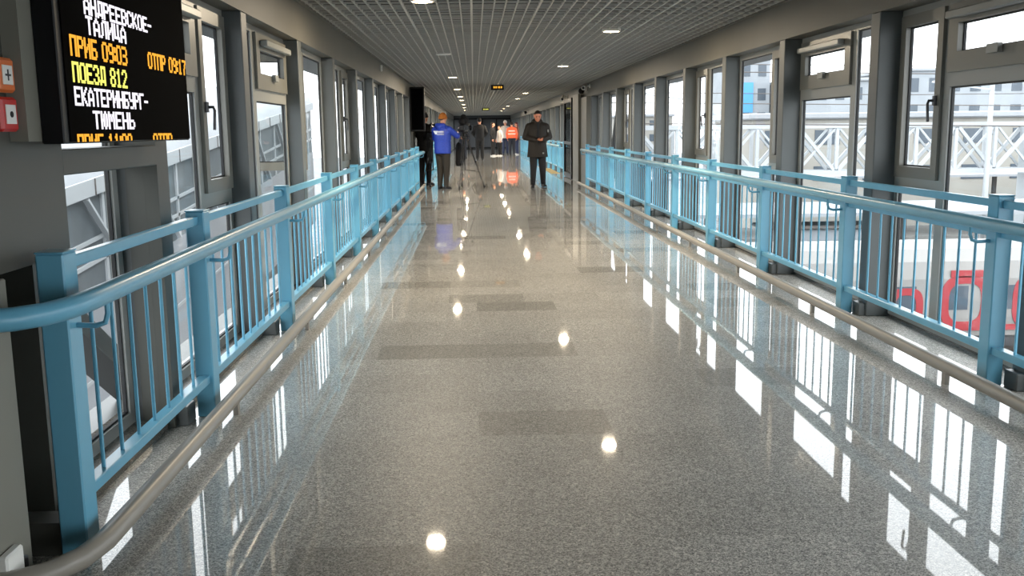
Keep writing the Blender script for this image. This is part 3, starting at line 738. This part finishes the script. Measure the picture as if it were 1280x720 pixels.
# background people
bgp = dict(voxel=.014)
def print_extra(t, jk, k):
    MB().box((-.09, .145, 1.325), (.09, .162, 1.36)).build('back_print', M['print'], jk)
person('guard in black uniform standing with his back to us in the corridor centre', (.267, 44.0, 0), R(180), 1.05, top='blackc', hem=.88, hemr=(.2, .15), bulk=1.15,
       arms=[((-.2, 0, 1.43), (-.31, .03, 1.16), (-.2, -.14, 1.0)), ((.2, 0, 1.43), (.31, .03, 1.16), (.2, -.14, 1.0))], hat='blackc', extra=print_extra, **bgp)
person('officer in navy uniform facing us to the left of the black-clad guard', (-.52, 46.5, 0), R(15), 1.0, top='navy', hem=.88, bottom='navy', skin='skin2', hair='hairfair',
       arms=[((-.195, 0, 1.43), (-.27, .0, 1.15), (-.15, -.2, 1.0)), ((.195, 0, 1.43), (.27, .02, 1.15), (.25, -.05, .9))], **bgp)
person('woman in black standing just left of the one in the off-white jacket', (.98, 50.2, 0), R(70), .97, top='blackc', hem=.8, shoes='shoew', female=True, long_hair=True, **bgp)
person('short person in off-white jacket and black trousers among the far group', (1.35, 50.5, 0), R(-60), .88, top='offw', hem=.8, hemr=(.19, .15), shoes='shoew', female=True, hair='hairdark', **bgp)
def vest_extra(t, jk, k):
    for z in (1.12, 1.28):
        MB().loft([[((.2 + d_) * 1.08 * cos(2 * pi * q / 24), (.158 + d_) * 1.05 * sin(2 * pi * q / 24), z + dz) for q in range(24)] for d_, dz in ((0, 0), (.012, 0), (.012, .05), (0, .05), (0, 0))], False).xf(Matrix.Scale(k, 4)).build('reflective_band', M['reflect'], jk, True)
person('worker in bright orange safety vest with reflective bands, back to us', (2.02, 51.5, 0), R(175), .98, top='vest', hem=.92, hemr=(.215, .165), bulk=1.15, bottom='navy', extra=vest_extra, **bgp)
person('person in pale grey top and light cap behind the orange vest worker', (1.72, 53.0, 0), R(10), 1.03, top='offw', bottom='jeans', hat='offw', **bgp)
person('woman with reddish hair in brown jacket and jeans right of the orange vest', (2.33, 52.6, 0), R(-80), .97, top='brown', hem=.82, bottom='jeans', shoes='shoew', hair='hairred', female=True, long_hair=True, **bgp)
person('cameraman in black standing at the far end of the left railing', (-1.22, 24.15, 0), R(150), 1.0, top='blackc', hem=.84, bulk=1.08,
       arms=[((-.2, 0, 1.43), (-.28, -.12, 1.25), (-.12, -.35, 1.33)), ((.2, 0, 1.43), (.28, -.12, 1.22), (.12, -.35, 1.28))], hat='blackc', voxel=.011)

# tripods and video cameras
def tripod(loc, rz, h, feet, label, spread=.5):
    t = thing('tripod', label, 'tripod', loc, rz)
    for a in feet:
        dx, dy = cos(R(a)), sin(R(a))
        l = MB()
        top = V((dx * .05, dy * .05, h - .12)); ft = V((dx * spread, dy * spread, .015)); mid = top.lerp(ft, .5); sd = V((-dy, dx, 0)) * .022
        l.tube([top + sd, mid + sd], .011, 8).tube([top - sd, mid - sd], .011, 8).tube([top.lerp(ft, .42), ft], .011, 8)
        l.bar(mid + sd * 1.5, mid - sd * 1.5, .03, .04)
        lg = l.build('leg', M['metal'], t, True)
        MB().ball((ft.x, ft.y, .022), (.028, .028, .022), 10, 6).build('rubber_foot', M['gasket'], lg, True)
        MB().tube([ft.lerp(top, .3), V((0, 0, h * .32))], .006, 6).build('spreader', M['metal'], t, True)
    MB().tube([(0, 0, h * .3), (0, 0, h)], .016, 10).build('centre_column', M['metal'], t, True)
    MB().bbox((-.07, -.07, h - .16), (.07, .07, h - .10), .01).build('crown', M['leather'], t)
    hd = MB().tube([(0, 0, h - .1), (0, 0, h - .04)], .05, 16).bbox((-.055, -.07, h - .04), (.055, .07, h), .008).build('pan_head', M['leather'], t)
    MB().tube([(.05, .05, h - .03), (.12, .22, h - .10), (.13, .3, h - .14)], .010, 8).build('pan_handle', M['leather'], hd, True)
    return t
def video_camera(loc, rz, label, cover=False):
    t = thing('video_camera', label, 'camera', loc, rz)
    MB().bbox((-.065, -.17, .005), (.065, .20, .17), .02).build('body', M['leather'], t)
    ln = MB().tube([(0, -.17, .09), (0, -.34, .09)], [.05, .055], 20).build('lens', M['leather'], t, True)
    MB().bbox((-.085, -.46, .03), (.085, -.34, .15), .01).build('lens_hood', M['black'], ln)
    MB().tube([(0, -.14, .17), (0, -.13, .225), (0, .1, .225), (0, .13, .17)], .014, 10).build('carry_handle', M['leather'], t, True)
    v = MB().tube([(-.07, -.05, .17), (-.11, -.05, .17), (-.11, .08, .18)], .026, 12).build('viewfinder', M['leather'], t, True)
    MB().tube([(-.11, .08, .18), (-.11, .13, .185)], [.03, .038], 14).build('eyecup', M['gasket'], v, True)
    m = MB().tube([(.085, -.1, .2), (.085, -.36, .2)], [.02, .028], 12).build('microphone', M['gasket'], t, True)
    MB().bbox((-.05, .2, .03), (.05, .27, .15), .01).build('battery', M['leather'], t)
    if cover: remesh(MB().cap((0, -.12, .26), .085, (0, .12, .24), .10).cap((0, 0, .28), .1, (0, .05, .33), .08), 'rain_hood', M['blackc'], t, .012)
    return t
tripod((-.22, 22.95, 0), 0, 1.30, (-105, -25, 100), 'black camera tripod standing right of the cameraman in blue', .5)
video_camera((-.22, 22.95, 1.30), R(165), 'black video camera on the tripod beside the cameraman in blue', True)
t = thing('camera_bag', 'long black bag hanging under the video camera beside the blue jacket', 'bag', (-.36, 22.98, .5))
remesh(MB().ell([(0, 0, .0, .06, .05), (0, 0, .06, .085, .065), (0, 0, .35, .075, .06), (0, 0, .5, .06, .05), (0, 0, .56, .02, .02)], 16), 'pouch', M['blackc'], t, .012)
MB().tube([(0, 0, .54), (.03, -.05, .62), (.06, -.11, .66)], .008, 6).build('strap', M['leather'], t, True)
tripod((-1.0, 23.55, 0), 0, 1.28, (-100, 20, 140), 'dark camera tripod at the far end of the left railing', .34)
video_camera((-1.0, 23.55, 1.28), R(165), 'black video camera on the tripod at the far end of the left railing')

# ------------------------------------------------------------------ outside
gz = -7.0
struct('ground', MB().box((-220, -30, gz - .4), (220, 320, gz)), M['snow'])
ty = [13, 26.2, 30.1, 34, 51.5, 57]
for i, y in enumerate(ty):
    t = thing('railway_track', 'railway track crossing under the footbridge, %s from the near end' % ORD[i], 'track', (0, y, gz))
    MB().add([(-90, -1.9, 0), (90, -1.9, 0), (90, 1.9, 0), (-90, 1.9, 0), (-90, -1.4, .25), (90, -1.4, .25), (90, 1.4, .25), (-90, 1.4, .25)],
             [(4, 5, 6, 7), (0, 1, 5, 4), (1, 2, 6, 5), (2, 3, 7, 6), (3, 0, 4, 7)]).build('ballast_bed', M['ballast'], t)
    for s in (-.76, .76): MB().box((-90, s - .035, .25), (90, s + .035, .42)).build('rail', M['steel'], t)
# passenger train on the right
t = thing('passenger_train', 'pale grey passenger train with red rings on its side, below the right windows', 'train', (18.15, 34, gz + .42))
prof = [(-1.45, .55), (-1.5, 1.2), (-1.5, 2.6), (-1.38, 3.2), (-1.0, 3.6), (-.4, 3.78), (.4, 3.78), (1.0, 3.6), (1.38, 3.2), (1.5, 2.6), (1.5, 1.2), (1.45, .55)]
MB().loft([[(x, yy, z) for yy, z in prof] for x in (-14, 14)]).build('body', M['train'], t)
MB().box((-13.5, -1.3, .12), (13.5, 1.3, .55)).build('underframe', M['traindark'], t)
for i in range(6):
    x = -12.2 + i * 4.7
    MB().tube([(x, -.9, .0 + .42), (x, .9, .42)], .42, 20).build('wheelset', M['traindark'], t)
for x in [-12.6 + 1.86 * i for i in range(14)]:
    o = MB().box((x - .5, -1.515, 1.5), (x + .5, -1.47, 2.35)).build('window', M['wind'], t)
MB().box((-14, -1.51, .75), (14, -1.485, .95)).build('red_stripe', M['trainred'], t)
def ringshape(cx, cz, wx, wz, th, n=32, e=3.2):
    def pt(a, sx, sz): c, s = cos(a), sin(a); return cx + sx * math.copysign(abs(c) ** (2 / e), c), cz + sz * math.copysign(abs(s) ** (2 / e), s)
    rings = []
    for k in range(n):
        a = 2 * pi * k / n; ox, oz = pt(a, wx, wz); ix, iz = pt(a, wx - th, wz - th)
        rings.append([(ox, -1.50, oz), (ox, -1.53, oz), (ix, -1.53, iz), (ix, -1.50, iz)])
    return MB().loft(rings + [rings[0]], False)
ringshape(-3.15, 1.55, .62, .75, .25).box((-3.77, -1.53, .8), (-3.5, -1.5, 2.3)).build('red_emblem', M['trainred'], t)
ringshape(-1.05, 1.75, .85, .95, .27).box((-1.6, -1.53, 2.65), (-.2, -1.5, 2.9)).build('red_emblem', M['trainred'], t)
ringshape(1.5, 1.75, .85, .95, .27).build('red_emblem', M['trainred'], t)
# platforms with canopies
def canopy(x0, x1, y0, y1, z, label, cat='canopy'):
    t = thing('platform_canopy', label, cat, ((x0 + x1) / 2, (y0 + y1) / 2, gz)); cx, cy = (x0 + x1) / 2, (y0 + y1) / 2
    h = z - gz; a, b = (x1 - x0) / 2, (y1 - y0) / 2
    MB().loft([[(-a, -b, h - .15), (a, -b, h - .15), (a, -b, h), (a, 0, h + .25), (-a, 0, h + .25), (-a, -b, h)], [(-a, b, h - .15), (a, b, h - .15), (a, b, h), (a, 0, h + .25), (-a, 0, h + .25), (-a, b, h)]]).build('roof', M['roofw'], t)
    n = max(2, int(a / 4))
    for i in range(n):
        x = -a + 2 * a * (i + .5) / n
        MB().bbox((x - .12, -.12, 1.1), (x + .12, .12, h), .01).build('post', M['steel'], t)
    MB().box((-a, -b, 0), (a, b, 1.1)).build('platform', M['concrete'], t)
canopy(6, 60, 40, 46, -2.3, 'pale platform canopy on the right, in front of the lattice gantry')
canopy(8, 80, 62, 69, -1.9, 'pale platform canopy on the right, behind the lattice gantry')
# lattice gantry
t = thing('lattice_gantry', 'white lattice gantry beam spanning the tracks outside the right windows', 'gantry', (26, 48, gz)); h0, h1 = 6.05, 8.35
for yy in (-.5, .5):
    for z in (h0, h1): MB().bar((-18, yy, z), (22, yy, z), .22, .22).build('chord', M['trussw'], t)
    d = MB()
    for i in range(20):
        x = -18 + 2 * i
        d.bar((x, yy, h0), (x, yy, h1), .16, .16, (0, 1, 0)); d.bar((x, yy, h0 if i % 2 else h1), (x + 2, yy, h1 if i % 2 else h0), .16, .16); d.bar((x, yy, h1 if i % 2 else h0), (x + 2, yy, h0 if i % 2 else h1), .1, .1)
    d.build('web', M['trussw'], t)
for x in (-18, 2, 22): MB().bar((x, 0, 0), (x, 0, h1), .4, .9, (0, 1, 0)).build('leg', M['trussw'], t)
for i, (x, y) in enumerate(((25.3, 46.8), (33, 46.8), (13.5, 59.8))):
    t = thing('catenary_mast', 'slim grey overhead line mast outside, %s of three from the near end' % ORD[i], 'mast', (x, y, gz))
    MB().tube([(0, 0, 0), (0, 0, 12.5)], [.16, .1], 10).build('pole', M['trussw'], t, True)
    MB().bar((0, 0, 10), (-3, 0, 10.4), .08, .08).bar((0, 0, 11.4), (-3, 0, 10.4), .05, .05).build('cantilever', M['trussw'], t)
t = thing('overhead_wires', 'thin overhead line wires strung over the tracks right of the bridge', 'wires', (0, 0, 0))
for y, z in ((44, 2.2), (44, 3.6), (58, 3.2), (58, 4.9), (34, 1.2)):
    MB().tube([(5 + y * .02, y, z + .3), (26, y, z - .05), (48, y, z - .05), (75, y, z + .3)], .025, 6).build('wire', M['steel'], t)
# buildings
def building(x0, x1, y0, y1, top, m, label, rows, cols, cornice=True, band=None, wh=.5, zb=0):
    t = thing('station_building' if zb else 'town_building', label, 'building', ((x0 + x1) / 2, y0, gz)); a = (x1 - x0) / 2; h = top - gz
    MB().box((-a, 0, 0), (a, y1 - y0, h)).build('walls', M[m], t)
    MB().bbox((-a - .4, -.4, h), (a + .4, y1 - y0 + .4, h + .5), .1).build('cornice', M['roofw'], t)
    z0 = zb
    for r in range(rows):
        zc = z0 + (h - z0) * (r + .5) / rows; hh = (h - z0) / rows * wh
        for c in range(cols):
            xc = -a + 2 * a * (c + .5) / cols; ww = 2 * a / cols * .5
            MB().box((xc - ww / 2, -.06, zc - hh / 2), (xc + ww / 2, .02, zc + hh / 2)).build('window', M['wind'], t)
    if band: MB().box((-a * .3, -.2, h * .55), (a * .3, -.01, h * .8)).build('blue_panel', M['bluep'], t)
    return t
building(22, 78, 76, 88, 1.9, 'cream', 'long cream station building with a dark row of windows behind the gantry', 2, 14, wh=.4, zb=3.2)
t = thing('platform_shelter', 'grey platform shelter with dark windows under the canopy outside the second right window', 'shelter', (15.2, 41.2, gz + 1.1))
MB().bbox((-2.6, -.8, 0), (2.6, .8, 2.9), .05).build('walls', M['grey'], t); MB().bbox((-2.9, -1.0, 2.9), (2.9, 1.0, 3.05), .04).build('roof', M['steel'], t)
for x in (-1.7, -.55, .6, 1.75): MB().box((x - .45, -.84, 1.0), (x + .45, -.78, 2.4)).build('window', M['wind'], t)
building(50, 64, 150, 165, 8.2, 'grey', 'pale grey town building seen above the station, through the second right window', 4, 5)
building(66, 92, 148, 165, 9.5, 'grey', 'broad pale town building above the gantry in the nearest right windows', 4, 8)
building(41, 49, 160, 172, 12.5, 'grey', 'tall pale building with blue cladding panel far down the tracks', 5, 3, band=True)
building(28, 38, 185, 200, 3.5, 'cream', 'distant cream building behind the far right windows', 4, 4)
building(-120, -60, 150, 170, 7, 'grey', 'distant grey building behind the stair gallery on the left', 4, 10)
# covered stair gallery on the left
t = thing('stair_gallery', 'covered glazed stair gallery sloping upward outside the left windows', 'building', (-6.4, 20, gz))
ya_, yb_ = 8.0, 37.0
zr = lambda y: .30 + (y - 14.4) * .083                             # lower edge of the white fascia
def slope(mb, xa, xb, lo, hi, y0=ya_, y1=yb_):
    vs = []
    for y in (y0, y1):
        for x, o in ((xa, lo), (xb, lo), (xb, hi), (xa, hi)): vs.append((x + 6.4, y - 20, zr(y) + o - gz))
    return mb.add(vs, [(0, 1, 2, 3), (7, 6, 5, 4), (0, 4, 5, 1), (1, 5, 6, 2), (2, 6, 7, 3), (3, 7, 4, 0)])
rf = MB()
vs = []
for y in (ya_, yb_):
    r_ = []
    for a in range(0, 181, 20): r_.append((-8.0 + 1.95 * cos(R(a)) + 6.4, y - 20, zr(y) + .26 + .8 * sin(R(a)) - gz))
    vs.append(r_)
rf.loft(vs).build('vaulted_roof', M['roofw'], t, True)
slope(MB(), -6.0, -10.0, 0, .26).build('fascia', M['trussw'], t)
sm = MB()
for i in range(19): sm.box((-6.02 + 6.4, ya_ + i * 1.5 - .012 - 20, zr(ya_ + i * 1.5) - gz), (-5.985 + 6.4, ya_ + i * 1.5 + .012 - 20, zr(ya_ + i * 1.5) + .26 - gz))
sm.build('fascia_seams', M['steel'], t)
slope(MB(), -6.12, -9.9, -1.55, 0).build('glazed_side', M['stairg'], t)
slope(MB(), -6.10, -9.95, -4.2, -1.55).build('lower_cladding', M['roofw'], t)
mu = MB()
for i in range(15):
    y = ya_ + i * 2
    mu.box((-6.14 + 6.4, y - .05 - 20, zr(y) - 1.55 - gz), (-6.08 + 6.4, y + .05 - 20, zr(y) - gz))
for o in (-.75, -1.1, -2.9): slope(mu, -6.08, -6.14, o, o + .06)
mu.build('mullions', M['trussw'], t)
for i in range(9):
    y = 9.2 + i * 3.0
    MB().bar((-6.04 + 6.4, y - 20, zr(y) - .03 - gz), (-6.04 + 6.4, y + 1.6 - 20, zr(y + 1.6) - 1.5 - gz), .05, .09, (1, 0, 0)).build('diagonal_brace', M['trussw'], t)
MB().box((-6.06 + 6.4, 12.2 - 20, zr(12) - 1.5 - gz), (-6.11 + 6.4, 13.6 - 20, zr(12) - 1.15 - gz)).build('green_panel', M['green'], t)
for y in (10, 17, 22.5, 36.4): MB().box((-.4 - 1.2, y - .3 - 20, 0), (-.4 + .2 - 1.2 + .4, y + .3 - 20, zr(y) - 4.2 - gz)).build('pier', M['concrete'], t)
# dark structural diagonals of the bridge outside the glass
o = MB().bar((-1.9, 2.9, 1.45), (-1.9, 5.9, -.50), .1, .2, (1, 0, 0)); struct('trim_7', o, M['brace'])
o = MB().bar((XR + .48, 20.6, 2.6), (XR + .48, 22.6, .2), .1, .2, (1, 0, 0)); struct('trim_8', o, M['brace'])
struct('trim_9', MB().box((XL - .62, Y0, -.75), (XL - .27, Y1, -.12)), M['column'])
struct('trim_200', MB().box((XR + .27, Y0, -.75), (XR + .62, Y1, -.12)), M['column'])
struct('trim_201', MB().box((XR + .2, Y0, 2.075), (XR + .62, Y1, 2.2)), M['column'])
struct('trim_203', MB().box((XL - .2, Y0, 2.075), (XL - .62, Y1, 2.2)), M['column'])
